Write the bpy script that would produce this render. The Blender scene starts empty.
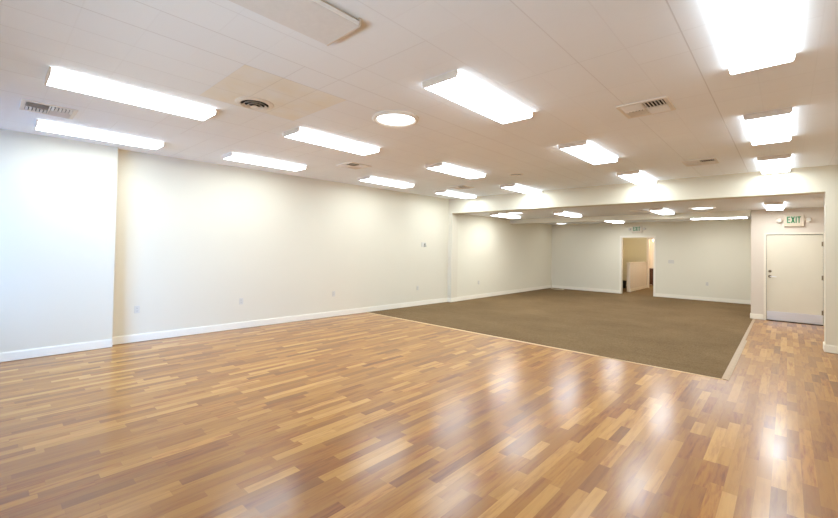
import bpy, bmesh, math, random
from mathutils import Vector, Matrix
random.seed(7)
scene = bpy.context.scene
COL = scene.collection
PI = math.pi

# ------------------------------------------------------------------ node helpers
def new_mat(name):
    m = bpy.data.materials.new(name); m.use_nodes = True
    nt = m.node_tree; nt.nodes.clear()
    out = nt.nodes.new('ShaderNodeOutputMaterial')
    return m, nt, out

class NT:
    def __init__(s, nt): s.nt = nt
    def node(s, kind, **kw):
        n = s.nt.nodes.new(kind)
        for k, v in kw.items(): setattr(n, k, v)
        return n
    def link(s, a, b): s.nt.links.new(a, b)
    def put(s, sock, v):
        if isinstance(v, bpy.types.NodeSocket): s.link(v, sock)
        else: sock.default_value = v
    def math(s, op, a, b=0.0, c=0.0, clamp=False):
        n = s.node('ShaderNodeMath', operation=op); n.use_clamp = clamp
        s.put(n.inputs[0], a); s.put(n.inputs[1], b); s.put(n.inputs[2], c)
        return n.outputs[0]
    def comb(s, x, y, z=0.0):
        n = s.node('ShaderNodeCombineXYZ')
        s.put(n.inputs[0], x); s.put(n.inputs[1], y); s.put(n.inputs[2], z)
        return n.outputs[0]
    def white(s, v, dim='2D'):
        n = s.node('ShaderNodeTexWhiteNoise', noise_dimensions=dim)
        if dim == '1D': s.put(n.inputs['W'], v)
        else: s.put(n.inputs['Vector'], v)
        return n.outputs['Value']
    def noise(s, v, scale, detail=3.0, rough=0.55):
        n = s.node('ShaderNodeTexNoise')
        s.put(n.inputs['Vector'], v); n.inputs['Scale'].default_value = scale
        n.inputs['Detail'].default_value = detail; n.inputs['Roughness'].default_value = rough
        return n.outputs['Fac']
    def ramp(s, f, stops, interp='LINEAR'):
        n = s.node('ShaderNodeValToRGB'); n.color_ramp.interpolation = interp
        cr = n.color_ramp
        while len(cr.elements) < len(stops): cr.elements.new(0.5)
        for e, (p, c) in zip(cr.elements, stops):
            e.position = p; e.color = (c[0], c[1], c[2], 1)
        s.put(n.inputs[0], f)
        return n.outputs[0]
    def mix(s, f, a, b, blend='MIX'):
        n = s.node('ShaderNodeMix', data_type='RGBA', blend_type=blend)
        s.put(n.inputs[0], f)
        for sock, v in ((n.inputs[6], a), (n.inputs[7], b)):
            if isinstance(v, bpy.types.NodeSocket): s.link(v, sock)
            else: sock.default_value = (v[0], v[1], v[2], 1)
        return n.outputs[2]
    def coords(s):
        t = s.node('ShaderNodeTexCoord')
        p = s.node('ShaderNodeSeparateXYZ'); s.link(t.outputs['Object'], p.inputs[0])
        return t.outputs['Object'], p.outputs[0], p.outputs[1], p.outputs[2]
    def bump(s, h, dist=0.002, strength=0.5):
        n = s.node('ShaderNodeBump'); n.inputs['Distance'].default_value = dist
        n.inputs['Strength'].default_value = strength
        s.put(n.inputs['Height'], h)
        return n.outputs['Normal']
    def bsdf(s, out, color=(.8, .8, .8), rough=.5, metal=0.0, spec=.5, normal=None):
        b = s.node('ShaderNodeBsdfPrincipled')
        if isinstance(color, bpy.types.NodeSocket): s.link(color, b.inputs['Base Color'])
        else: b.inputs['Base Color'].default_value = (color[0], color[1], color[2], 1)
        s.put(b.inputs['Roughness'], rough); s.put(b.inputs['Metallic'], metal)
        b.inputs['Specular IOR Level'].default_value = spec
        if normal is not None: s.link(normal, b.inputs['Normal'])
        s.link(b.outputs[0], out.inputs[0])
        return b

def srgb(r, g, b):
    f = lambda c: (c/255/12.92) if c/255 <= .04045 else ((c/255+.055)/1.055)**2.4
    return (f(r), f(g), f(b))

def plain(name, col, rough=.5, metal=0.0, spec=.5, noise_amt=.03, nscale=30):
    m, nt, out = new_mat(name); g = NT(nt)
    v, x, y, z = g.coords()
    f = g.noise(v, nscale)
    d = tuple(max(0, c*(1-noise_amt)) for c in col); l = tuple(min(1, c*(1+noise_amt)) for c in col)
    g.bsdf(out, g.ramp(f, [(.3, d), (.7, l)]), rough, metal, spec)
    return m

def emitter(name, col, strength):
    m, nt, out = new_mat(name); g = NT(nt)
    e = g.node('ShaderNodeEmission')
    e.inputs[0].default_value = (*col, 1); e.inputs[1].default_value = strength
    g.link(e.outputs[0], out.inputs[0])
    return m

# ------------------------------------------------------------------ materials
def wall_paint(name, col):
    m, nt, out = new_mat(name); g = NT(nt)
    v, x, y, z = g.coords()
    big = g.noise(v, 1.1, 3)
    c = g.mix(g.math('MULTIPLY', big, .35), col, tuple(k*.94 for k in col))
    n = g.bump(g.noise(v, 160, 2), .001, .12)
    g.bsdf(out, c, .55, 0, .3, n)
    return m

def laminate():
    m, nt, out = new_mat('strip_laminate'); g = NT(nt)
    v, x, y, z = g.coords()
    W = .078
    sx = g.math('DIVIDE', x, W); i = g.math('FLOOR', sx); fx = g.math('FRACT', sx)
    L = g.math('ADD', .38, g.math('MULTIPLY', g.white(g.math('ADD', i, 211.5), '1D'), .30))
    yo = g.math('ADD', g.math('DIVIDE', y, L), g.math('MULTIPLY', g.white(i, '1D'), 17.3))
    # uneven strip lengths
    wob = g.math('MULTIPLY', g.math('SINE', g.math('MULTIPLY', yo, 2.1)), .22)
    yo = g.math('ADD', yo, wob)
    j = g.math('FLOOR', yo); fy = g.math('FRACT', yo)
    r = g.white(g.comb(i, j), '2D')
    r2 = g.white(g.comb(g.math('ADD', i, 31.7), g.math('ADD', j, 5.3)), '2D')
    tone = g.ramp(r, [(0, srgb(132, 85, 33)), (.08, srgb(144, 94, 36)), (.30, srgb(156, 104, 39)),
                      (.62, srgb(166, 114, 44)), (.86, srgb(181, 130, 58)), (1, srgb(198, 149, 78))])
    # grain: wavy figure along the strip, different on every strip
    gv = g.comb(g.math('ADD', g.math('MULTIPLY', x, 34), g.math('MULTIPLY', r2, 40)),
                g.math('ADD', g.math('MULTIPLY', y, 3.2), g.math('MULTIPLY', r, 60)), r2)
    g1 = g.noise(gv, 1.0, 5, .6)
    gf = g.comb(g.math('MULTIPLY', x, 110), g.math('MULTIPLY', y, 6), r)
    g2 = g.noise(gf, 1.0, 3, .6)
    dark = g.ramp(g1, [(.30, srgb(176, 122, 90)), (.55, (1, 1, 1)), (1, (1, 1, 1))])
    c = g.mix(g.math('ADD', .22, g.math('MULTIPLY', r2, .6)), tone, g.mix(1.0, tone, dark, 'MULTIPLY'))
    red = g.ramp(r2, [(.0, (1, 1, 1)), (.72, (1, 1, 1)), (1, (1.0, .90, .78))])
    c = g.mix(1.0, c, red, 'MULTIPLY')
    c = g.mix(g.math('MULTIPLY', g2, .22), c, srgb(140, 84, 48))
    # joints
    ex = g.math('LESS_THAN', g.math('MINIMUM', fx, g.math('SUBTRACT', 1, fx)), .016)
    ey = g.math('LESS_THAN', g.math('MULTIPLY', g.math('MINIMUM', fy, g.math('SUBTRACT', 1, fy)), L), .0012)
    joint = g.math('MAXIMUM', ex, ey)
    c = g.mix(g.math('MULTIPLY', joint, .22), c, srgb(104, 64, 36))
    smear = g.noise(g.comb(g.math('MULTIPLY', x, 9), g.math('MULTIPLY', y, 2.0), 0), 1.0, 4, .65)
    fine = g.noise(g.comb(g.math('MULTIPLY', x, 26), g.math('MULTIPLY', y, 8), 0), 1.0, 2, .5)
    ro = g.math('MINIMUM', .25, g.math('ADD', .135, g.math('ADD', g.math('MULTIPLY', smear, .10), g.math('MULTIPLY', fine, .06))))
    h = g.math('MULTIPLY', fine, .25)
    b = g.bsdf(out, c, g.math('ADD', ro, .15), 0, .12, g.bump(h, .0005, .12))
    b.inputs['Coat Weight'].default_value = .65; g.link(ro, b.inputs['Coat Roughness'])
    return m

def carpet():
    m, nt, out = new_mat('loop_pile_carpet'); g = NT(nt)
    v, x, y, z = g.coords()
    a = g.noise(v, 260, 2, .7); b = g.noise(v, 38, 4, .65); d = g.noise(v, .9, 3)
    s = g.noise(g.comb(g.math('MULTIPLY', x, 1.6), g.math('MULTIPLY', y, 22), 0), 1.0, 3)
    f = g.math('ADD', g.math('MULTIPLY', a, .30), g.math('ADD', g.math('MULTIPLY', b, .38),
               g.math('ADD', g.math('MULTIPLY', d, .16), g.math('MULTIPLY', s, .16))))
    c = g.ramp(f, [(.30, srgb(80, 62, 39)), (.5, srgb(117, 94, 64)), (.70, srgb(152, 126, 93))])
    g.bsdf(out, c, .95, 0, .1, g.bump(g.math('ADD', a, b), .006, .6))
    return m

def ceiling_tiles():
    m, nt, out = new_mat('acoustic_tile'); g = NT(nt)
    v, x, y, z = g.coords()
    T = .335
    gx = g.math('DIVIDE', g.math('ADD', x, .51 + T*40), T); gy = g.math('DIVIDE', g.math('ADD', y, T*40 - .37), T)
    ix = g.math('FLOOR', gx); iy = g.math('FLOOR', gy)
    fx = g.math('FRACT', gx); fy = g.math('FRACT', gy)
    dx = g.math('MULTIPLY', g.math('MINIMUM', fx, g.math('SUBTRACT', 1, fx)), T)
    dy = g.math('MULTIPLY', g.math('MINIMUM', fy, g.math('SUBTRACT', 1, fy)), T)
    lx = g.math('ROUND', gx); ly = g.math('ROUND', gy)
    # some joints stand open, others are almost closed
    sx = g.math('POWER', g.white(g.comb(lx, g.math('MULTIPLY', iy, .0)), '2D'), 2.4)
    jx = g.math('MULTIPLY', g.math('LESS_THAN', dx, .0042), g.math('ADD', .06, g.math('MULTIPLY', sx, .94)))
    sy = g.math('POWER', g.white(g.comb(g.math('ADD', ly, 77), g.math('FLOOR', g.math('DIVIDE', ix, 3))), '2D'), 2.6)
    jy = g.math('MULTIPLY', g.math('LESS_THAN', dy, .0042), g.math('MULTIPLY', g.math('ADD', .04, g.math('MULTIPLY', sy, .8)), g.math('SUBTRACT', .42, g.math('MULTIPLY', x, .10), 0, True)))
    j = g.math('MAXIMUM', jx, jy)
    base = srgb(244, 247, 250)
    tv = g.white(g.comb(ix, iy), '2D')
    c = g.mix(g.math('MULTIPLY', tv, .28), base, srgb(238, 240, 243))
    speck = g.noise(v, 220, 2, .8)
    c = g.mix(g.math('MULTIPLY', g.math('GREATER_THAN', speck, .66), .18), c, srgb(206, 198, 190))
    # yellowed replacement tiles around the round diffuser
    inx = g.math('MULTIPLY', g.math('GREATER_THAN', x, -.51 - T*11), g.math('LESS_THAN', x, -.51 - T*8))
    iny = g.math('MULTIPLY', g.math('GREATER_THAN', y, .37 + T*3), g.math('LESS_THAN', y, .37 + T*6))
    yel = g.math('MULTIPLY', g.math('MULTIPLY', inx, iny), g.math('MULTIPLY', g.noise(v, 3, 3), .75))
    c = g.mix(yel, c, srgb(236, 222, 186))
    c = g.mix(g.math('MULTIPLY', j, .26), c, srgb(120, 100, 88))
    h = g.math('SUBTRACT', g.math('MULTIPLY', speck, .15), j)
    g.bsdf(out, c, .9, 0, .1, g.bump(h, .002, .5))
    return m

def brushed(name, col, rough):
    m, nt, out = new_mat(name); g = NT(nt)
    v, x, y, z = g.coords()
    n = g.noise(g.comb(g.math('MULTIPLY', x, 4), y, g.math('MULTIPLY', z, 160)), 1.0, 3)
    g.bsdf(out, g.mix(g.math('MULTIPLY', n, .3), col, tuple(k*.7 for k in col)),
           g.math('ADD', rough, g.math('MULTIPLY', n, .15)), 1.0, .5)
    return m

def translucent_cap():
    m, nt, out = new_mat('translucent_white_cap'); g = NT(nt)
    b = g.bsdf(out, srgb(226, 212, 196), .45, 0, .5)
    t = g.node('ShaderNodeBsdfTranslucent'); t.inputs[0].default_value = (.95, .9, .84, 1)
    mx = g.node('ShaderNodeMixShader'); mx.inputs[0].default_value = .10
    g.link(b.outputs[0], mx.inputs[1]); g.link(t.outputs[0], mx.inputs[2]); g.link(mx.outputs[0], out.inputs[0])
    return m

def window_glass():
    m, nt, out = new_mat('clear_glass'); g = NT(nt)
    t = g.node('ShaderNodeBsdfTransparent'); t.inputs[0].default_value = (.93, .96, .97, 1)
    gl = g.node('ShaderNodeBsdfGlossy'); gl.inputs['Roughness'].default_value = .02
    lw = g.node('ShaderNodeFresnel'); lw.inputs[0].default_value = 1.45
    mx = g.node('ShaderNodeMixShader')
    g.link(lw.outputs[0], mx.inputs[0]); g.link(t.outputs[0], mx.inputs[1]); g.link(gl.outputs[0], mx.inputs[2])
    g.link(mx.outputs[0], out.inputs[0])
    return m

M = dict(
    wall=wall_paint('warm_white_paint', srgb(222, 212, 190)),
    wall_far=wall_paint('eggshell_paint', srgb(226, 218, 196)),
    wall_door=wall_paint('light_greige_paint', srgb(214, 201, 184)),
    wall_hall=wall_paint('olive_cream_paint', srgb(212, 202, 170)),
    hall_white=wall_paint('hall_white_paint', srgb(226, 215, 200)),
    trim=plain('white_trim_enamel', srgb(238, 230, 212), .35, 0, .5, .01),
    floor=laminate(), carpet=carpet(), ceil=ceiling_tiles(),
    ceil_far=wall_paint('flat_ceiling_paint', srgb(236, 236, 236)),
    wood_trim=plain('tan_transition_strip', srgb(205, 172, 130), .45, 0, .5, .08, 14),
    rubber_trim=plain('tan_vinyl_edging', srgb(176, 150, 120), .5, 0, .4, .06, 14),
    lens=emitter('lit_acrylic_lens', (.77, .90, 1.0), 16.5),
    lens_side=emitter('lit_acrylic_lens_side', (.80, .92, 1.0), 5.5),
    lens_far=emitter('lit_acrylic_lens_back', (.87, .94, 1.0), 23.0),
    lens_off=plain('unlit_acrylic_lens', srgb(230, 228, 226), .35, 0, .5, .02),
    lens_off_side=plain('unlit_lens_side_lightened', srgb(253, 252, 250), .3, 0, .5, .01),  # paler than the lens: light scattered at its edges put into the colour
    metal_white=plain('white_enamelled_steel', srgb(228, 218, 202), .4, 0, .5, .01),
    endcap=translucent_cap(),
    sky_lens=emitter('daylight_diffuser', (.86, .95, 1.0), 5.0),
    vent_white=plain('white_vent_enamel', srgb(232, 224, 212), .45, 0, .4, .01),
    vent_dark=plain('duct_shade_dark', srgb(58, 50, 46), .8, 0, .2, .05),  # near-black plates stand in for the shade inside the ducts
    plastic=plain('white_plastic', srgb(208, 201, 188), .35, 0, .5, .01),
    slot=plain('dark_socket_slot', srgb(90, 84, 78), .6, 0, .3, .01),
    grey_plastic=plain('grey_plastic', srgb(168, 162, 146), .45, 0, .4, .02),
    door=plain('cream_door_paint', srgb(218, 209, 187), .42, 0, .5, .012, 3),
    frame=plain('cream_frame_paint', srgb(228, 218, 198), .4, 0, .5, .01),
    steel=brushed('brushed_kick_steel', (.86, .86, .88), .34),
    bronze=plain('aged_bronze', srgb(128, 112, 86), .35, .9, .5, .1),
    dark_gap=plain('dark_threshold_and_gap', srgb(60, 44, 36), .6, 0, .3, .05),
    exit_body=plain('ivory_exit_housing', srgb(210, 194, 170), .4, 0, .5, .01),
    exit_face=plain('ivory_exit_face', srgb(212, 198, 176), .4, 0, .5, .01),
    exit_green=plain('green_exit_letter', srgb(0, 118, 60), .4, 0, .4, .02),
    cable=plain('white_cable_jacket', srgb(214, 200, 170), .4, 0, .5, .02),
    brown=plain('dark_brown_wood', srgb(82, 48, 32), .45, 0, .5, .15, 12),
    black=plain('black_plastic', srgb(26, 24, 24), .45, 0, .5, .05),
    lamp_glass=emitter('lit_frosted_shade', (1, .86, .62), 6.0),
    olive=plain('olive_metal', srgb(120, 112, 70), .5, 0, .4, .05),
    mullion=plain('anodised_mullion', srgb(150, 148, 145), .35, .8, .5, .03),
    glass=window_glass(),
    asphalt=plain('grey_pavement', srgb(150, 148, 145), .9, 0, .2, .1, 3),
)

# ------------------------------------------------------------------ mesh helpers
class MB:
    def __init__(s): s.bm = bmesh.new()
    def box(s, x0, x1, y0, y1, z0, z1, bevel=0.0):
        t = bmesh.new()
        bmesh.ops.create_cube(t, size=1)
        for v in t.verts:
            v.co = Vector(((x0+x1)/2 + v.co.x*(x1-x0), (y0+y1)/2 + v.co.y*(y1-y0), (z0+z1)/2 + v.co.z*(z1-z0)))
        if bevel: bmesh.ops.bevel(t, geom=t.edges[:], offset=bevel, segments=2, profile=.6, affect='EDGES')
        s._merge(t); return s
    def _merge(s, t):
        me = bpy.data.meshes.new('tmp'); t.to_mesh(me); t.free()
        s.bm.from_mesh(me); bpy.data.meshes.remove(me)
    def prism(s, pts, axis, a0, a1):
        """extrude a 2-D polygon along an axis; pts are the two other coordinates in order"""
        def P(p, a):
            if axis == 'x': return (a, p[0], p[1])
            if axis == 'y': return (p[0], a, p[1])
            return (p[0], p[1], a)
        t = bmesh.new()
        A = [t.verts.new(P(p, a0)) for p in pts]; B = [t.verts.new(P(p, a1)) for p in pts]
        t.faces.new(A); t.faces.new(B)
        n = len(pts)
        for i in range(n): t.faces.new((A[i], A[(i+1) % n], B[(i+1) % n], B[i]))
        bmesh.ops.recalc_face_normals(t, faces=t.faces[:])
        s._merge(t); return s
    def lathe(s, prof, cx, cy, cz, seg=40, axis='z'):
        t = bmesh.new(); rings = []
        for r, h in prof:
            ring = []
            for k in range(seg):
                a = 2*PI*k/seg
                p = (r*math.cos(a), r*math.sin(a), h)
                if axis == 'y': p = (p[0], p[2], p[1])
                if axis == 'x': p = (p[2], p[0], p[1])
                ring.append(t.verts.new((cx+p[0], cy+p[1], cz+p[2])))
            rings.append(ring)
        for A, B in zip(rings, rings[1:]):
            for k in range(seg):
                t.faces.new((A[k], A[(k+1) % seg], B[(k+1) % seg], B[k]))
        bmesh.ops.remove_doubles(t, verts=t.verts[:], dist=1e-5)
        bmesh.ops.recalc_face_normals(t, faces=t.faces[:])
        s._merge(t); return s
    def tube(s, pts, r, seg=10):
        t = bmesh.new(); rings = []
        pts = [Vector(p) for p in pts]
        for k, p in enumerate(pts):
            d = (pts[min(k+1, len(pts)-1)] - pts[max(k-1, 0)]).normalized()
            u = d.orthogonal().normalized() if abs(d.z) > .95 else d.cross(Vector((0, 0, 1))).normalized()
            w = d.cross(u)
            rings.append([t.verts.new(p + r*(math.cos(2*PI*q/seg)*u + math.sin(2*PI*q/seg)*w)) for q in range(seg)])
        for A, B in zip(rings, rings[1:]):
            for k in range(seg): t.faces.new((A[k], A[(k+1) % seg], B[(k+1) % seg], B[k]))
        t.faces.new(rings[0]); t.faces.new(rings[-1])
        bmesh.ops.recalc_face_normals(t, faces=t.faces[:])
        s._merge(t); return s
    def rot(s, M4): bmesh.ops.transform(s.bm, matrix=M4, verts=s.bm.verts[:]); return s
    def build(s, name, mat, parent=None, smooth=False, loc=None):
        me = bpy.data.meshes.new(name); s.bm.to_mesh(me); s.bm.free()
        me.materials.append(mat)
        if smooth:
            for p in me.polygons: p.use_smooth = True
            me.set_sharp_from_angle(angle=math.radians(35))
        o = bpy.data.objects.new(name, me); COL.objects.link(o)
        if loc: o.location = loc
        if parent: o.parent = parent
        return o

def struct(o): o['kind'] = 'structure'; return o
def thing(name, label, cat, loc, group=None, rotz=0):
    o = bpy.data.objects.new(name, None); COL.objects.link(o)
    o.empty_display_size = .1
    o.location = loc; o.rotation_euler = (0, 0, rotz)
    o['label'] = label; o['category'] = cat
    if group: o['group'] = group
    return o
def dup(root, loc, label, rotz=None, group=None):
    r = root.copy(); COL.objects.link(r); r.location = loc; r['label'] = label
    if rotz is not None: r.rotation_euler = (0, 0, rotz)
    if group: r['group'] = group
    for ch in list(root.children):
        c = ch.copy(); COL.objects.link(c); c.parent = r
        for gc in ch.children:
            d = gc.copy(); COL.objects.link(d); d.parent = c
    return r

# ------------------------------------------------------------------ the room
ZC, ZF = 3.008, 2.612            # front and rear ceiling heights
YB0, YB1 = 9.19, 9.49            # the wide header between the two rooms
YE = 12.53                       # exit-door wall
YF = 15.93                       # back wall
CX, CY = -.602, 6.228            # carpet corner
YN = -1.9                        # storefront wall behind the camera
XR = 1.75                        # right wall
LA, LB = (-7.585, 1.333), (-7.300, YB0)   # left wall runs very slightly out of square
XN = -7.45                       # nearer, thicker stretch of the left wall

def wl(y): return LA[0] + (LB[0]-LA[0])*(y-LA[1])/(LB[1]-LA[1])

# floors
fl = MB(); fl.box(-8.0, XR+.2, YN-.2, YF+6.0, -.12, 0)
struct(fl.build('floor', M['floor']))
cp = MB(); e = .0
cp.prism([(wl(CY)+.001, CY), (CX, CY), (CX, YF+5.2), (-7.1, YF+5.2), (-7.1, YF), (-7.18, YF-.01), (-7.18, YB1), (-7.16, YB1), (-7.16, YB0), (wl(YB0)+.001, YB0)], 'z', 0.0005, .006)
c = struct(cp.build('floor_carpet', M['carpet'])); c['label'] = 'brown loop pile carpet'
t = MB(); t.prism([(CY-.034, .0), (CY-.03, .007), (CY-.012, .011), (CY+.0, .007), (CY+.0, 0)], 'x', wl(CY)+.016, -2.05)
struct(t.build('trim_1', M['wood_trim']))
t = MB(); t.prism([(CX+.001, .0005), (CX+.004, .009), (CX+.05, .008), (CX+.075, .003), (CX+.078, .0005)], 'y', CY, 9.3)
t.prism([(CX+.001, .0005), (CX+.004, .009), (CX+.035, .008), (CX+.05, .003), (CX+.053, .0005)], 'y', 9.3, YE-.03)
struct(t.build('trim_2', M['rubber_trim']))
t = MB(); t.prism([(CY-.02, .0), (CY-.017, .006), (CY-.008, .008), (CY+.0, .007), (CY+.0, 0)], 'x', -2.05, CX+.02)
struct(t.build('trim_3', M['wood_trim']))

# ceilings
c = MB(); c.box(-8.0, XR+.2, YN-.2, YB0+.02, ZC, ZC+.2); struct(c.build('ceiling', M['ceil']))
c = MB(); c.box(-8.0, XR+.2, YB0+.02, YF+6.0, ZF, ZF+.6); struct(c.build('ceiling_back', M['ceil_far']))
# header between the rooms with its shallow wall pier
h = MB(); h.box(-7.9, XR+.2, YB0, YB1, 2.588, ZC); struct(h.build('wall_header', M['wall']))
h = MB(); h.box(-7.9, -7.170, YB0, YB1, 0, 2.588); struct(h.build('wall_pier_left', M['wall']))
h = MB(); h.box(-7.9, -.655, YE, YE+.16, 2.465, ZF); struct(h.build('wall_header_back', M['wall_far']))

# walls
w = MB(); w.prism([LA, LB, (-7.9, YB0), (-7.9, LA[1])], 'z', 0, ZC); struct(w.build('wall_left', M['wall']))
w = MB(); w.box(-7.9, XN, YN, LA[1], 0, ZC); struct(w.build('wall_left_near', M['wall']))
w = MB(); w.box(-7.9, -7.185, YB1, YF, 0, ZF); struct(w.build('wall_left_back', M['wall_far']))
w = MB(); w.box(.456, XR+.2, YB0, YB1, 0, 2.588); struct(w.build('wall_right_pier', M['wall']))
w = MB(); w.box(XR, XR+.2, YN, YB0, 0, ZC); struct(w.build('wall_right', M['wall']))
w = MB(); w.box(.80, 1.0, YB1, YE, 0, ZF); struct(w.build('wall_right_back', M['wall_door']))
# wall with the exit door (opening X -.385..+.605, Z 0..2.035)
DX0, DX1, DZ = -.362, .592, 2.012
w = MB(); w.box(-.640, DX0-.045, YE, YE+.16, 0, ZF).box(DX1+.045, 1.0, YE, YE+.16, 0, ZF).box(DX0-.045, DX1+.045, YE, YE+.16, DZ+.04, ZF)
w.box(-.640, -.50, YE+.16, YF, 0, ZF)
struct(w.build('wall_exit_door', M['wall_door']))
# back wall with a cased opening into the hall
OX0, OX1, OZ = -4.505, -3.435, 2.085
w = MB(); w.box(-7.9, OX0, YF, YF+.14, 0, ZF).box(OX1, -.50, YF, YF+.14, 0, ZF).box(OX0, OX1, YF, YF+.14, OZ, ZF)
struct(w.build('wall_back', M['wall_far']))
t = MB()
t.box(OX0-.05, OX0-.0, YF-.014, YF, 0, OZ+.05).box(OX1, OX1+.05, YF-.014, YF, 0, OZ+.05).box(OX0, OX1, YF-.014, YF, OZ, OZ+.05)
t.box(OX0, OX0+.015, YF-.014, YF+.154, 0, OZ).box(OX1-.015, OX1, YF-.014, YF+.154, 0, OZ).box(OX0+.015, OX1-.015, YF-.014, YF+.154, OZ-.015, OZ)
struct(t.build('trim_4', M['trim']))

# baseboards
BH, BT = .125, .016
def bb(name, segs):
    m = MB()
    for (x0, y0, x1, y1) in segs:
        a, b = Vector((x0, y0)), Vector((x1, y1)); d = (b-a).normalized(); n = Vector((d.y, -d.x))
        q = [a, b, b+n*BT, a+n*BT]
        m.prism([(p.x, p.y) for p in q], 'z', .0062, BH-.012)
        q = [a, b, b+n*BT*.55, a+n*BT*.55]
        m.prism([(p.x, p.y) for p in q], 'z', BH-.012, BH)
    struct(m.build(name, M['trim']))
bb('baseboard_left_near', [(XN, YN, XN, LA[1])])
bb('baseboard_left', [(LA[0], LA[1], LB[0], LB[1])])
bb('baseboard_pier_left', [(-7.285, YB0, -7.170, YB0), (-7.170, YB0-BT, -7.170, YB1)])
bb('baseboard_left_back', [(-7.185, YB1, -7.185, YF-BT)])
bb('baseboard_back_left', [(-7.185, YF, OX0-.05, YF)])
bb('baseboard_back_right', [(OX1+.05, YF, -.655, YF)])
bb('baseboard_right_pier', [(.456, YB1, .456, YB0), (.456-BT, YB0, XR, YB0)])
bb('baseboard_exit_wall', [(-.640, YE, DX0-.05, YE), (DX1+.05, YE, .80, YE)])
bb('baseboard_exit_wall_side', [(-.640, YF-BT, -.640, YE)])
bb('baseboard_right', [(XR, YB0-BT, XR, YN)])
bb('baseboard_right_back', [(.80, YE-BT, .80, YB1)])

# storefront wall behind the camera
WS = [(-7.25, -5.45), (-5.3, -3.5), (-3.35, -1.55), (-1.4, .4)]
w = MB(); w.box(-7.9, XR+.2, YN-.18, YN, 0, .45).box(-7.9, XR+.2, YN-.18, YN, 2.75, ZC)
xs = [-7.9] + [q for p in WS for q in p] + [XR+.2]
for k in range(0, len(xs), 2): w.box(xs[k], xs[k+1], YN-.18, YN, .45, 2.75)
struct(w.build('wall_storefront', M['wall']))
for k, (x0, x1) in enumerate(WS):
    f = MB(); b = .05
    f.box(x0, x0+b, YN-.14, YN-.06, .45, 2.75).box(x1-b, x1, YN-.14, YN-.06, .45, 2.75).box(x0+b, x1-b, YN-.14, YN-.06, .45, .45+b).box(x0+b, x1-b, YN-.14, YN-.06, 2.75-b, 2.75)
    f = struct(f.build('window_%d' % (k+1), M['mullion']))
    p = MB(); p.box(x0+b, x1-b, YN-.104, YN-.098, .45+b, 2.75-b); p.build('pane', M['glass'], f)

# hall behind the back wall
w = MB(); w.box(-5.75, -5.60, YF+.14, 19.4, 0, ZF); struct(w.build('wall_hall_left', M['wall_hall']))
w = MB(); w.box(-3.30, -3.15, YF+.14, 21.6, 0, ZF); struct(w.build('wall_hall_right', M['hall_white']))
w = MB(); w.box(-5.75, -4.40, 19.4, 19.52, 0, ZF).box(-4.40, -3.30, 19.4, 19.52, 2.1, ZF); struct(w.build('wall_hall_back', M['wall_hall']))
t = MB(); t.box(-4.47, -4.40, 19.385, 19.4, .006, 2.1).box(-4.47, -3.30, 19.385, 19.4, 2.1, 2.17).box(-4.40, -4.385, 19.385, 19.535, .006, 2.1); struct(t.build('trim_5', M['hall_white']))
w = MB(); w.box(-6.2, -3.15, 21.6, 21.75, 0, ZF).box(-6.2, -6.05, 19.52, 21.6, 0, ZF).box(-6.2, -5.75, 19.4, 19.52, 0, ZF); struct(w.build('wall_lit_room', M['hall_white']))
w = MB(); w.box(-4.56, -4.45, 16.85, 19.38, .006, 1.10); hw = struct(w.build('wall_half_height', M['hall_white']))
t = MB(); t.box(-4.58, -4.43, 16.83, 19.38, 1.10, 1.13, .004); struct(t.build('trim_6', M['hall_white']))
bb('baseboard_half_wall', [(-4.45, 16.85, -4.45, 19.37)])

# ground outside
g = MB(); g.box(-30, 25, -40, YN-.2, -.25, -.13); struct(g.build('ground', M['asphalt']))

# ------------------------------------------------------------------ exit door
door = MB()
door.box(DX0-.045, DX0, YE-.012, YE+.16, 0, DZ+.045).box(DX1, DX1+.045, YE-.012, YE+.16, 0, DZ+.045).box(DX0, DX1, YE-.012, YE+.16, DZ+.006, DZ+.045)
d = struct(door.build('door_1', M['frame']))
p = MB(); p.box(DX0+.006, DX1-.006, YE+.012, YE+.056, .018, DZ-.004, .002); leaf = p.build('door_leaf', M['door'], d)
p = MB(); p.box(DX0+.012, DX1-.012, YE+.0085, YE+.012, .024, .225, .001); p.build('kick_plate', M['steel'], d)
p = MB(); p.box(DX0, DX1, YE-.03, YE+.12, .0005, .014, .003); p.build('threshold', M['dark_gap'], d)
p = MB(); p.box(DX0+.0005, DX1-.0005, YE+.06, YE+.08, .02, DZ+.004); p.build('gap_backing', M['dark_gap'], d)  # dark sheet behind the leaf, standing in for shade in the gap
lx = DX0+.066
p = MB(); p.lathe([(0, -.012), (.026, -.012), (.031, -.004), (.031, 0)], lx, YE+.012, 1.155, 24, 'y'); db = p.build('deadbolt', M['bronze'], d, True)
p = MB(); p.lathe([(0, -.012), (.024, -.012), (.032, -.004), (.032, 0)], lx, YE+.012, 1.035, 24, 'y')
lv = p.build('lever_rose', M['bronze'], d, True)
p = MB(); p.lathe([(.009, -.055), (.009, -.012)], lx, YE+.012, 1.035, 14, 'y')
p.tube([(lx, YE-.036, 1.035), (lx+.03, YE-.040, 1.036), (lx+.08, YE-.040, 1.033), (lx+.115, YE-.034, 1.028)], .009)
p.build('lever', M['steel'], lv, True)
for z in (1.80, 1.05, .28):
    p = MB(); p.lathe([(0, -.055), (.008, -.055), (.008, .055), (0, .055)], DX1-.004, YE+.002, z, 12)
    p.box(DX1-.03, DX1-.006, YE+.009, YE+.0115, z-.05, z+.05)
    p.build('hinge', M['bronze'], d)

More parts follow.
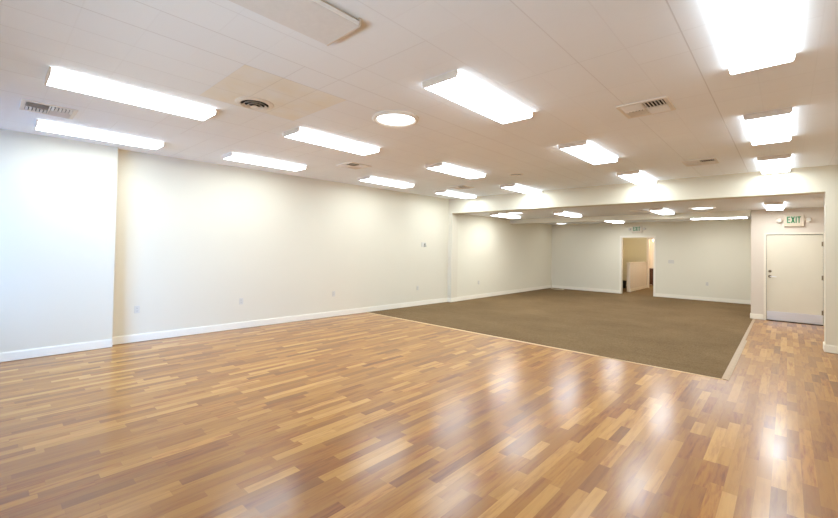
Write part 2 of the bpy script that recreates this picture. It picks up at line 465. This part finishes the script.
# ------------------------------------------------------------------ exit signs
LET = {  # strokes as boxes in a 4 x 6 cell (x0, x1, z0, z1)
    'E': [(0, 1.1, 0, 6), (1.1, 3.3, 0, 1), (1.1, 3.0, 2.5, 3.5), (1.1, 3.3, 5, 6)],
    'I': [(0, 1.1, 0, 6)],
    'T': [(0, 3.4, 5, 6), (1.15, 2.25, 0, 5)]}
def exit_sign(x, y, z, label):
    o = thing('exit_sign', label, 'exit sign', (x, y, z), 'emergency exit signs')
    p = MB(); p.box(-.17, .17, -.045, 0, -.115, .115, .008); p.build('housing', M['exit_body'], o)
    p = MB(); p.box(-.155, .155, -.048, -.0455, -.085, .10, .001); fp = p.build('face_plate', M['exit_face'], o)
    p = MB(); p.box(-.165, .165, -.065, 0, -.145, -.1155, .006); p.build('battery_tray', M['exit_body'], o)
    s = .0245; zz = -.068
    m = MB(); cx = -.118
    def strokes(ch, cx):
        for (a, b, c_, d_) in LET[ch]: m.box(cx+a*s*.72, cx+b*s*.72, -.0505, -.0481, zz+c_*s, zz+d_*s)
    strokes('E', cx); cx += .066
    # X: two crossed bars
    for q in (((0, 0), (1.3, 0), (4.0, 6), (2.7, 6)), ((2.7, 0), (4.0, 0), (1.3, 6), (0, 6))):
        m.prism([(cx+a*s*.72, zz+b*s) for a, b in q], 'y', -.0505, -.0481)
    cx += .079
    strokes('I', cx); cx += .0275
    strokes('T', cx)
    t = m.build('lettering', M['exit_green'], fp); t['label'] = 'green letters reading EXIT'
    for sgn in (-1, 1):
        p = MB(); p.box(min(sgn*.1705, sgn*.20), max(sgn*.1705, sgn*.20), -.035, -.01, -.02, .03, .003)
        p.lathe([(0, -.075), (.042, -.075), (.05, -.068), (.047, -.03), (.03, -.004), (0, -.004)], sgn*.245, 0, 0, 24, 'y')
        hd = p.build('lamp_head', M['exit_body'], o, True)
        p = MB(); p.lathe([(0, -.079), (.036, -.0752)], sgn*.245, 0, 0, 24, 'y'); p.build('lamp_lens', M['plastic'], hd, True)
    return o
exit_sign(.115, YE, 2.345, 'white emergency exit sign with two lamp heads above the cream exit door')
exit_sign(-3.98, YF, 2.375, 'exit sign above the open doorway in the far carpeted room')

# ------------------------------------------------------------------ ceiling lights
FW, FL, FH = .375, 1.32, .055
def make_light(lens, name='ceiling_light'):
    o = thing(name, '', 'ceiling light', (0, 0, 0), 'wraparound ceiling lights')
    hw, hl = FW/2, FL/2
    p = MB(); p.prism([(-hw+.025, 0), (-hw+.012, -.022), (hw-.012, -.022), (hw-.025, 0)], 'y', -hl+.014, hl-.014)
    p.build('housing', M['metal_white'], o)
    p = MB(); p.prism([(-hw+.004, -.0225), (-hw+.002, -.028), (-hw+.008, -.048), (-hw+.018, -FH), (hw-.018, -FH), (hw-.008, -.048), (hw-.002, -.028), (hw-.004, -.0225)], 'y', -hl+.014, hl-.014)
    ln = p.build('lens', lens[0], o)
    ln.data.materials.append(lens[1])
    for q in ln.data.polygons:
        if abs(q.normal.z) < .8: q.material_index = 1
    for sg in (-1, 1):
        p = MB(); a, b = sorted((sg*(hl-.0135), sg*hl))
        p.prism([(-hw+.0, 0), (-hw+.0, -.032), (-hw+.006, -.05), (-hw+.016, -FH-.002), (hw-.016, -FH-.002), (hw-.006, -.05), (hw-.0, -.032), (hw-.0, 0)], 'y', a, b)
        p.build('end_cap', M['endcap'], o)
    return o
LW = FW
front = make_light((M['lens'], M['lens_side']))
FW = .30
rear = make_light((M['lens_far'], M['lens_side']))
FW = LW
dark = make_light((M['lens_off'], M['lens_off_side']))
spots = [
 (front, -6.700, 1.040, 'lit ceiling light nearest the camera in the column along the left wall'),
 (front, -4.655, 0.985, 'lit ceiling light at upper left between the square vent and the round diffuser'),
 (front, -6.557, 3.235, 'lit ceiling light by the left wall, second along that wall from the camera'),
 (front, -4.550, 3.205, 'lit ceiling light just behind the yellowed ceiling tiles, left of the round skylight'),
 (front, -2.145, 3.200, 'large lit ceiling light right of the round skylight, past the unlit light'),
 (front, -0.145, 3.250, 'largest brightest ceiling light at the top right of the photo, nearest the camera'),
 (front, -6.420, 5.920, 'lit ceiling light by the left wall behind the small square vent, third along that wall'),
 (front, -4.460, 5.840, 'lit ceiling light mid ceiling beyond the round skylight, third in its column'),
 (front, -2.117, 5.950, 'lit ceiling light mid ceiling left of the larger striped vent'),
 (front, -0.150, 5.990, 'lit ceiling light in the right column, middle of the three before the header'),
 (front, -6.390, 8.350, 'lit ceiling light in the corner where the left wall meets the header'),
 (front, -4.580, 8.500, 'lit ceiling light against the header, second from the left wall'),
 (front, -2.120, 8.500, 'lit ceiling light against the header, left of the smaller striped vent'),
 (front, -0.145, 8.480, 'lit ceiling light against the header in the right column, above the exit door'),
]
used = set()
def put(src, x, y, z, label, rz=0):
    if src.name not in used:
        used.add(src.name); src.location = (x, y, z); src['label'] = label; src.rotation_euler = (0, 0, rz); return src
    return dup(src, (x, y, z), label, rz)
for s, x, y, l in spots: put(s, x, y, ZC, l)
put(dark, -2.165, .915, ZC, 'unlit ceiling light with grey lens at the top of the photo')
for x, y, l, rz in [
 (-6.32, 10.75, 'lit ceiling light of the carpeted back room nearest its left wall', 0),
 (-4.56, 11.15, 'lit ceiling light of the back room second from its left wall, before the rear beam', 0),
 (-2.32, 11.55, 'lit ceiling light of the back room beside the dark ceiling vent', 0),
 (-.2, 11.45, 'small lit ceiling light just in front of the exit sign above the exit door', 0),
 (-4.35, 14.5, 'lit ceiling light behind the rear beam left of the far exit sign', 0),
 (-1.46, 14.35, 'long lit ceiling light set crosswise close to the back wall at right', PI/2)]:
    put(rear, x, y, ZF, l, rz)

# ------------------------------------------------------------------ round skylight and diffusers
o = thing('ceiling_skylight', 'round skylight glowing cool white in the middle of the ceiling', 'skylight', (-3.22, 3.08, ZC))
p = MB(); p.lathe([(.208, 0), (.262, 0), (.262, -.008), (.25, -.022), (.226, -.026), (.208, -.012), (.208, 0)], 0, 0, 0, 56); p.build('trim_ring', M['vent_white'], o, True)
p = MB(); p.lathe([(.207, -.002), (.206, -.012), (.18, -.019), (.10, -.024), (0, -.025)], 0, 0, 0, 56); p.build('diffuser', M['sky_lens'], o, True)

sk = o
for x, y, l in ((-5.68, 10.18, 'thin bright ellipse of a skylight just behind the header, left part of the back room'),
                (-1.45, 11.25, 'thin bright ellipse of a skylight just behind the header, right part of the back room'),
                (-6.43, 15.1, 'sliver of a lit skylight behind the rear beam near the far left corner')):
    dup(sk, (x, y, ZF), l, None, 'skylights of the back room')
o = thing('round_ceiling_vent', 'round white air diffuser with dark slots in the yellowed ceiling tiles', 'air diffuser', (-3.99, 1.83, ZC))
p = MB(); p.lathe([(.135, 0), (.185, 0), (.183, -.006), (.155, -.018), (.135, -.014), (.135, 0)], 0, 0, 0, 48); p.build('flange', M['vent_white'], o, True)
p = MB(); p.lathe([(0, -.002), (.134, -.002)], 0, 0, 0, 40); p.build('duct_backing_plate', M['vent_dark'], o)  # flat dark disc in place of a shaded duct hole
for r0, r1, za, zb in ((.095, .118, -.012, -.03), (.055, .082, -.016, -.036)):
    p = MB(); p.lathe([(r0, za), (r1, zb), (r1+.003, zb), (r0+.003, za+.002), (r0, za)], 0, 0, 0, 40); p.build('cone_ring', M['vent_white'], o, True)
p = MB(); p.lathe([(0, -.022), (.016, -.022), (.042, -.038), (.042, -.041), (0, -.041)], 0, 0, 0, 32); p.build('centre_cone', M['vent_white'], o, True)
for a in (0, 1):
    p = MB(); p.box(-.13, .13, -.004, .004, -.014, -.006); p.rot(Matrix.Rotation(a*PI/2+.3, 4, 'Z')); p.build('spider_arm', M['vent_dark'], o)

# ------------------------------------------------------------------ square vents with three-way louvres
def make_vent(W=.44, n=6):
    o = thing('air_vent', '', 'air vent', (0, 0, 0), 'square ceiling air vents')
    h = W/2; i = h-.035
    p = MB()
    for (a, b, c_, d_) in ((-h, h, -h, -i), (-h, h, i, h), (-h, -i, -i, i), (i, h, -i, i)): p.box(a, b, c_, d_, -.012, 0)
    p.box(-.008, .008, -i, i, -.013, -.003); p.box(-i, -.008, -.006, .006, -.013, -.003); p.box(.008, i, -.006, .006, -.013, -.003)
    p.build('frame', M['vent_white'], o)
    p = MB(); p.box(-i, i, -i, i, -.0022, -.0005); p.build('duct_backing_plate', M['vent_dark'], o)  # dark plate coloured as duct shade, no hole behind it
    def bank(x0, x1, y0, y1, along, tilt):
        m = MB()
        span = (x1-x0) if along == 'y' else (y1-y0)
        for k in range(n):
            c0 = (x0 if along == 'y' else y0) + span*(k+.5)/n
            a = math.radians(tilt); ca, sa = math.cos(a), math.sin(a); l = .0125; t = .001
            q = [(c0-l*ca-t*sa, -.0125-l*sa*.8+t*ca), (c0+l*ca-t*sa, -.0125+l*sa*.8+t*ca), (c0+l*ca+t*sa, -.0125+l*sa*.8-t*ca), (c0-l*ca+t*sa, -.0125-l*sa*.8-t*ca)]
            if along == 'y': m.prism(q, 'y', y0, y1)
            else: m.prism(q, 'x', x0, x1)
        m.build('louvre_bank', M['vent_white'], o)
    g = .009
    bank(g, i, -i, -g, 'y', -42); bank(-i, -g, -i, -g, 'x', -40); bank(g, i, g, i, 'x', -40); bank(-i, -g, g, i, 'y', 40)
    return o
v = make_vent()
vs = [(-5.92, .44, 'square ceiling air vent at the far left of the photo between two lit lights', 0, ZC),
      (-5.66, 4.41, 'dark-slotted ceiling vent near the left wall, between its second and third lights', 0, ZC),
      (-1.04, 4.45, 'larger striped ceiling vent left of the right column of lights', 0, ZC),
      (-1.015, 7.68, 'smaller striped ceiling vent near the header, left of the right column of lights', 0, ZC),
      (-5.64, 7.56, 'ceiling vent close to the header and the left wall corner light', 0, ZC),
      (-2.72, 11.3, 'ceiling vent of the back room beside a lit light, over the far doorway', 0, ZF)]
for k, (x, y, l, rz, z) in enumerate(vs):
    if k == 0: v.location = (x, y, z); v['label'] = l
    else: dup(v, (x, y, z), l, rz)
o = thing('ceiling_grille', 'small dark slotted round grille between two lights near the header', 'ceiling grille', (-3.83, 6.88, ZC))
p = MB(); p.lathe([(.095, 0), (.135, 0), (.13, -.010), (.095, -.012), (.095, 0)], 0, 0, 0, 40); p.build('trim_ring', M['vent_white'], o, True)
p = MB(); p.lathe([(0, -.006), (.094, -.004)], 0, 0, 0, 40); p.build('grille', M['vent_dark'], o)
for r in (.03, .06):
    p = MB(); p.lathe([(r, -.007), (r+.012, -.013), (r+.014, -.011), (r+.002, -.006), (r, -.007)], 0, 0, 0, 32); p.build('ring', M['vent_white'], o, True)

# ------------------------------------------------------------------ outlets, switch, thermostat, cable
def make_outlet():
    o = thing('wall_outlet', '', 'outlet', (0, 0, 0), 'white duplex outlets')
    p = MB(); p.box(-.036, .036, -.006, 0, -.058, .058, .0025); p.build('cover_plate', M['plastic'], o)
    for dz in (-.022, .022):
        p = MB(); p.box(-.017, .017, -.0085, -.0061, dz-.0145, dz+.0145, .001); s = p.build('socket', M['plastic'], o)
        p = MB(); p.box(-.008, -.0055, -.0092, -.0086, dz-.004, dz+.006); p.box(.0055, .008, -.0092, -.0086, dz-.004, dz+.006); p.lathe([(0, 0), (.0025, 0)], 0, -.0088, dz-.009, 10, 'y'); p.build('slots', M['slot'], s)
    return o
ou = make_outlet()
wa = math.atan2(LB[0]-LA[0], LB[1]-LA[1])
# local -Y faces the room: on the left wall that is +X
LR = PI/2 - wa
outs = [(wl(1.66)+.0005, 1.66, .515, LR, 'white wall outlet on the left wall nearest the corner of its thicker stretch'),
        (wl(3.28)+.0005, 3.28, .51, LR, 'white wall outlet on the left wall, second from the camera'),
        (wl(5.3)+.0005, 5.3, .51, LR, 'white wall outlet on the left wall, third from the camera'),
        (wl(7.95)+.0005, 7.95, .48, LR, 'white wall outlet low on the left wall below the thermostat'),
        (-7.1845, 10.62, .50, PI/2, 'white wall outlet on the left wall of the carpeted back room'),
        (-1.91, YF-.0005, .55, 0, 'white wall outlet on the back wall right of the doorway')]
for k, (x, y, z, rz, l) in enumerate(outs):
    if k == 0: ou.location = (x, y, z); ou.rotation_euler = (0, 0, rz); ou['label'] = l
    else: dup(ou, (x, y, z), l, rz)
o = thing('light_switch', 'white triple switch plate on the back wall right of the doorway', 'light switch', (-2.92, YF-.0005, 1.235))
p = MB(); p.box(-.085, .085, -.006, 0, -.058, .058, .0025); p.build('cover_plate', M['plastic'], o)
for dx in (-.046, 0, .046):
    p = MB(); p.box(dx-.005, dx+.005, -.016, -.0061, -.004, .012, .001); p.build('toggle', M['plastic'], o)
o = thing('thermostat', 'small white and grey thermostat high on the left wall near the header', 'thermostat', (wl(8.17)+.0005, 8.17, 1.655), None, LR)
p = MB(); p.box(-.10, .075, -.008, 0, -.062, .062, .003); p.build('back_plate', M['plastic'], o)
p = MB(); p.box(-.01, .07, -.03, -.0081, -.055, -.02, .004); p.build('sensor_cover', M['grey_plastic'], o)
p = MB(); p.lathe([(0, -.03), (.02, -.03), (.024, -.0081), (0, -.0081)], .03, 0, .014, 24, 'y'); p.build('dial', M['grey_plastic'], o, True)

pts = [(-7.16, YF-.04, .30), (-7.155, YF-.05, .12), (-7.10, YF-.10, .014), (-7.0, 15.55, .012), (-6.82, 15.42, .012), (-6.62, 15.36, .012), (-6.5, 15.42, .012), (-6.48, 15.55, .012), (-6.6, 15.62, .012)]
def smooth_path(P, n=6):
    out = []
    P = [Vector(p) for p in P]
    for k in range(len(P)-1):
        a, b, c_, d_ = P[max(k-1, 0)], P[k], P[k+1], P[min(k+2, len(P)-1)]
        for q in range(n):
            t = q/n
            out.append(.5*((2*b)+(-a+c_)*t+(2*a-5*b+4*c_-d_)*t*t+(-a+3*b-3*c_+d_)*t**3))
    out.append(P[-1]); return out
o = MB().tube(smooth_path(pts), .009, 8).build('loose_cable', M['cable'], None, True)
o['label'] = 'loose pale cable lying on the carpet in the far left corner'; o['category'] = 'cable'

# ------------------------------------------------------------------ hall furnishings
o = thing('waste_bin', 'small black waste bin on the floor at the left edge of the far doorway', 'bin', (-5.16, 18.45, .006))
p = MB(); p.lathe([(0, 0), (.13, 0), (.16, .30), (.165, .31), (.15, .31), (.12, .012), (0, .012)], 0, 0, 0, 28); p.build('body', M['black'], o, True)
o = thing('cabinet', 'narrow dark brown cabinet in the lit room beyond the far doorway', 'cabinet', (-4.66, 21.0, 0.006))
p = MB(); p.box(-.16, .16, -.16, .16, .05, .76, .004); p.build('body', M['brown'], o)
p = MB(); p.box(-.17, .17, -.17, .17, .7605, .785, .004); p.build('top', M['brown'], o)
p = MB(); p.box(-.145, .145, -.178, -.1605, .07, .74, .003); dr = p.build('door', M['brown'], o)
p = MB(); p.lathe([(0, -.02), (.012, -.018), (.006, 0)], .10, -.178, .45, 14, 'y'); p.build('knob', M['bronze'], dr, True)
for sx in (-.13, .13):
    for sy in (-.13, .13):
        p = MB(); p.box(sx-.02, sx+.02, sy-.02, sy+.02, 0, .0495); p.build('foot', M['brown'], o)
o = thing('wall_sconce', 'wall lamp with olive bracket glowing in the lit room past the far doorway', 'wall lamp', (-4.62, 21.6, 1.98))
p = MB(); p.lathe([(0, -.02), (.05, -.02), (.055, 0)], 0, 0, 0, 24, 'y'); p.tube([(0, -.015, 0), (0, -.09, .0), (0, -.12, .05)], .012); p.build('bracket', M['olive'], o, True)
p = MB(); p.lathe([(.03, .055), (.07, .10), (.075, .17), (.07, .17), (.028, .058)], 0, -.12, 0, 24); p.build('lamp_shade', M['lamp_glass'], o, True)

# ------------------------------------------------------------------ lights of the place and added ceiling fill
def area(name, loc, rot, sx, sy, power, col):
    l = bpy.data.lights.new(name, 'AREA'); l.shape = 'RECTANGLE'; l.size = sx; l.size_y = sy
    l.energy = power; l.color = col
    ob = bpy.data.objects.new(name, l); COL.objects.link(ob); ob.location = loc; ob.rotation_euler = rot
    return ob
# daylight outside the storefront glass
day_pos = Vector((-5.3, YN-.75, 2.15)); day_aim = Vector((-7.45, .3, .25))
day = area('daylight', day_pos, (day_aim-day_pos).to_track_quat('-Z', 'Y').to_euler(), 2.0, 1.6, 230, (.22, .47, 1.0))
day.data.spread = math.radians(110)
# unseen fill aimed up through the windows, added to brighten the ceiling
area('ceiling_fill', (-1.9, YN-1.0, .25), (math.radians(135), 0, 0), 5.0, 1.2, 330, (.72, .86, 1.0))
# lamp of the lit room beyond the hall
l = bpy.data.lights.new('room_lamp', 'POINT'); l.energy = 45; l.color = (1, .86, .66); l.shadow_soft_size = .15
ob = bpy.data.objects.new('room_lamp', l); COL.objects.link(ob); ob.location = (-4.0, 20.5, 2.3)
l = bpy.data.lights.new('hall_lamp', 'POINT'); l.energy = 34; l.color = (1, .94, .82); l.shadow_soft_size = .15
ob = bpy.data.objects.new('hall_lamp', l); COL.objects.link(ob); ob.location = (-3.9, 17.6, 2.45)

w = bpy.data.worlds.new('sky'); scene.world = w; w.use_nodes = True
nt = w.node_tree; bg = nt.nodes['Background']
bg.inputs[0].default_value = (.62, .78, 1.0, 1); bg.inputs[1].default_value = .6

# ------------------------------------------------------------------ camera
f, cx, cy = 399.8632, 419.0, 240.844
yaw, pit, rol = (math.radians(a) for a in (42.6365, .9856, .973))
H = 1.5675
fwd = Vector((-math.sin(yaw)*math.cos(pit), math.cos(yaw)*math.cos(pit), math.sin(pit)))
right = Vector((math.cos(yaw), math.sin(yaw), 0)); up = right.cross(fwd)
r2 = math.cos(rol)*right + math.sin(rol)*up; u2 = -math.sin(rol)*right + math.cos(rol)*up
cam = bpy.data.cameras.new('camera'); co = bpy.data.objects.new('camera', cam); COL.objects.link(co)
mw = Matrix.Identity(4)
for k in range(3):
    mw[k][0] = r2[k]; mw[k][1] = u2[k]; mw[k][2] = -fwd[k]
mw[0][3], mw[1][3], mw[2][3] = 0, 0, H
co.matrix_world = mw
cam.sensor_fit = 'HORIZONTAL'; cam.sensor_width = 36; cam.lens = f/838*36
cam.shift_x = 0; cam.shift_y = (cy-259)/838
cam.clip_start = .05; cam.clip_end = 100
scene.camera = co

vs_ = scene.view_settings
scene.display_settings.display_device = 'sRGB'
vs_.view_transform = 'Standard'; vs_.look = 'None'; vs_.exposure = 0.36; vs_.gamma = 1; vs_.use_curve_mapping = False
scene.cycles.use_denoising = True
scene.cycles.max_bounces = 14; scene.cycles.diffuse_bounces = 10; scene.cycles.glossy_bounces = 4
scene.cycles.sample_clamp_indirect = 6
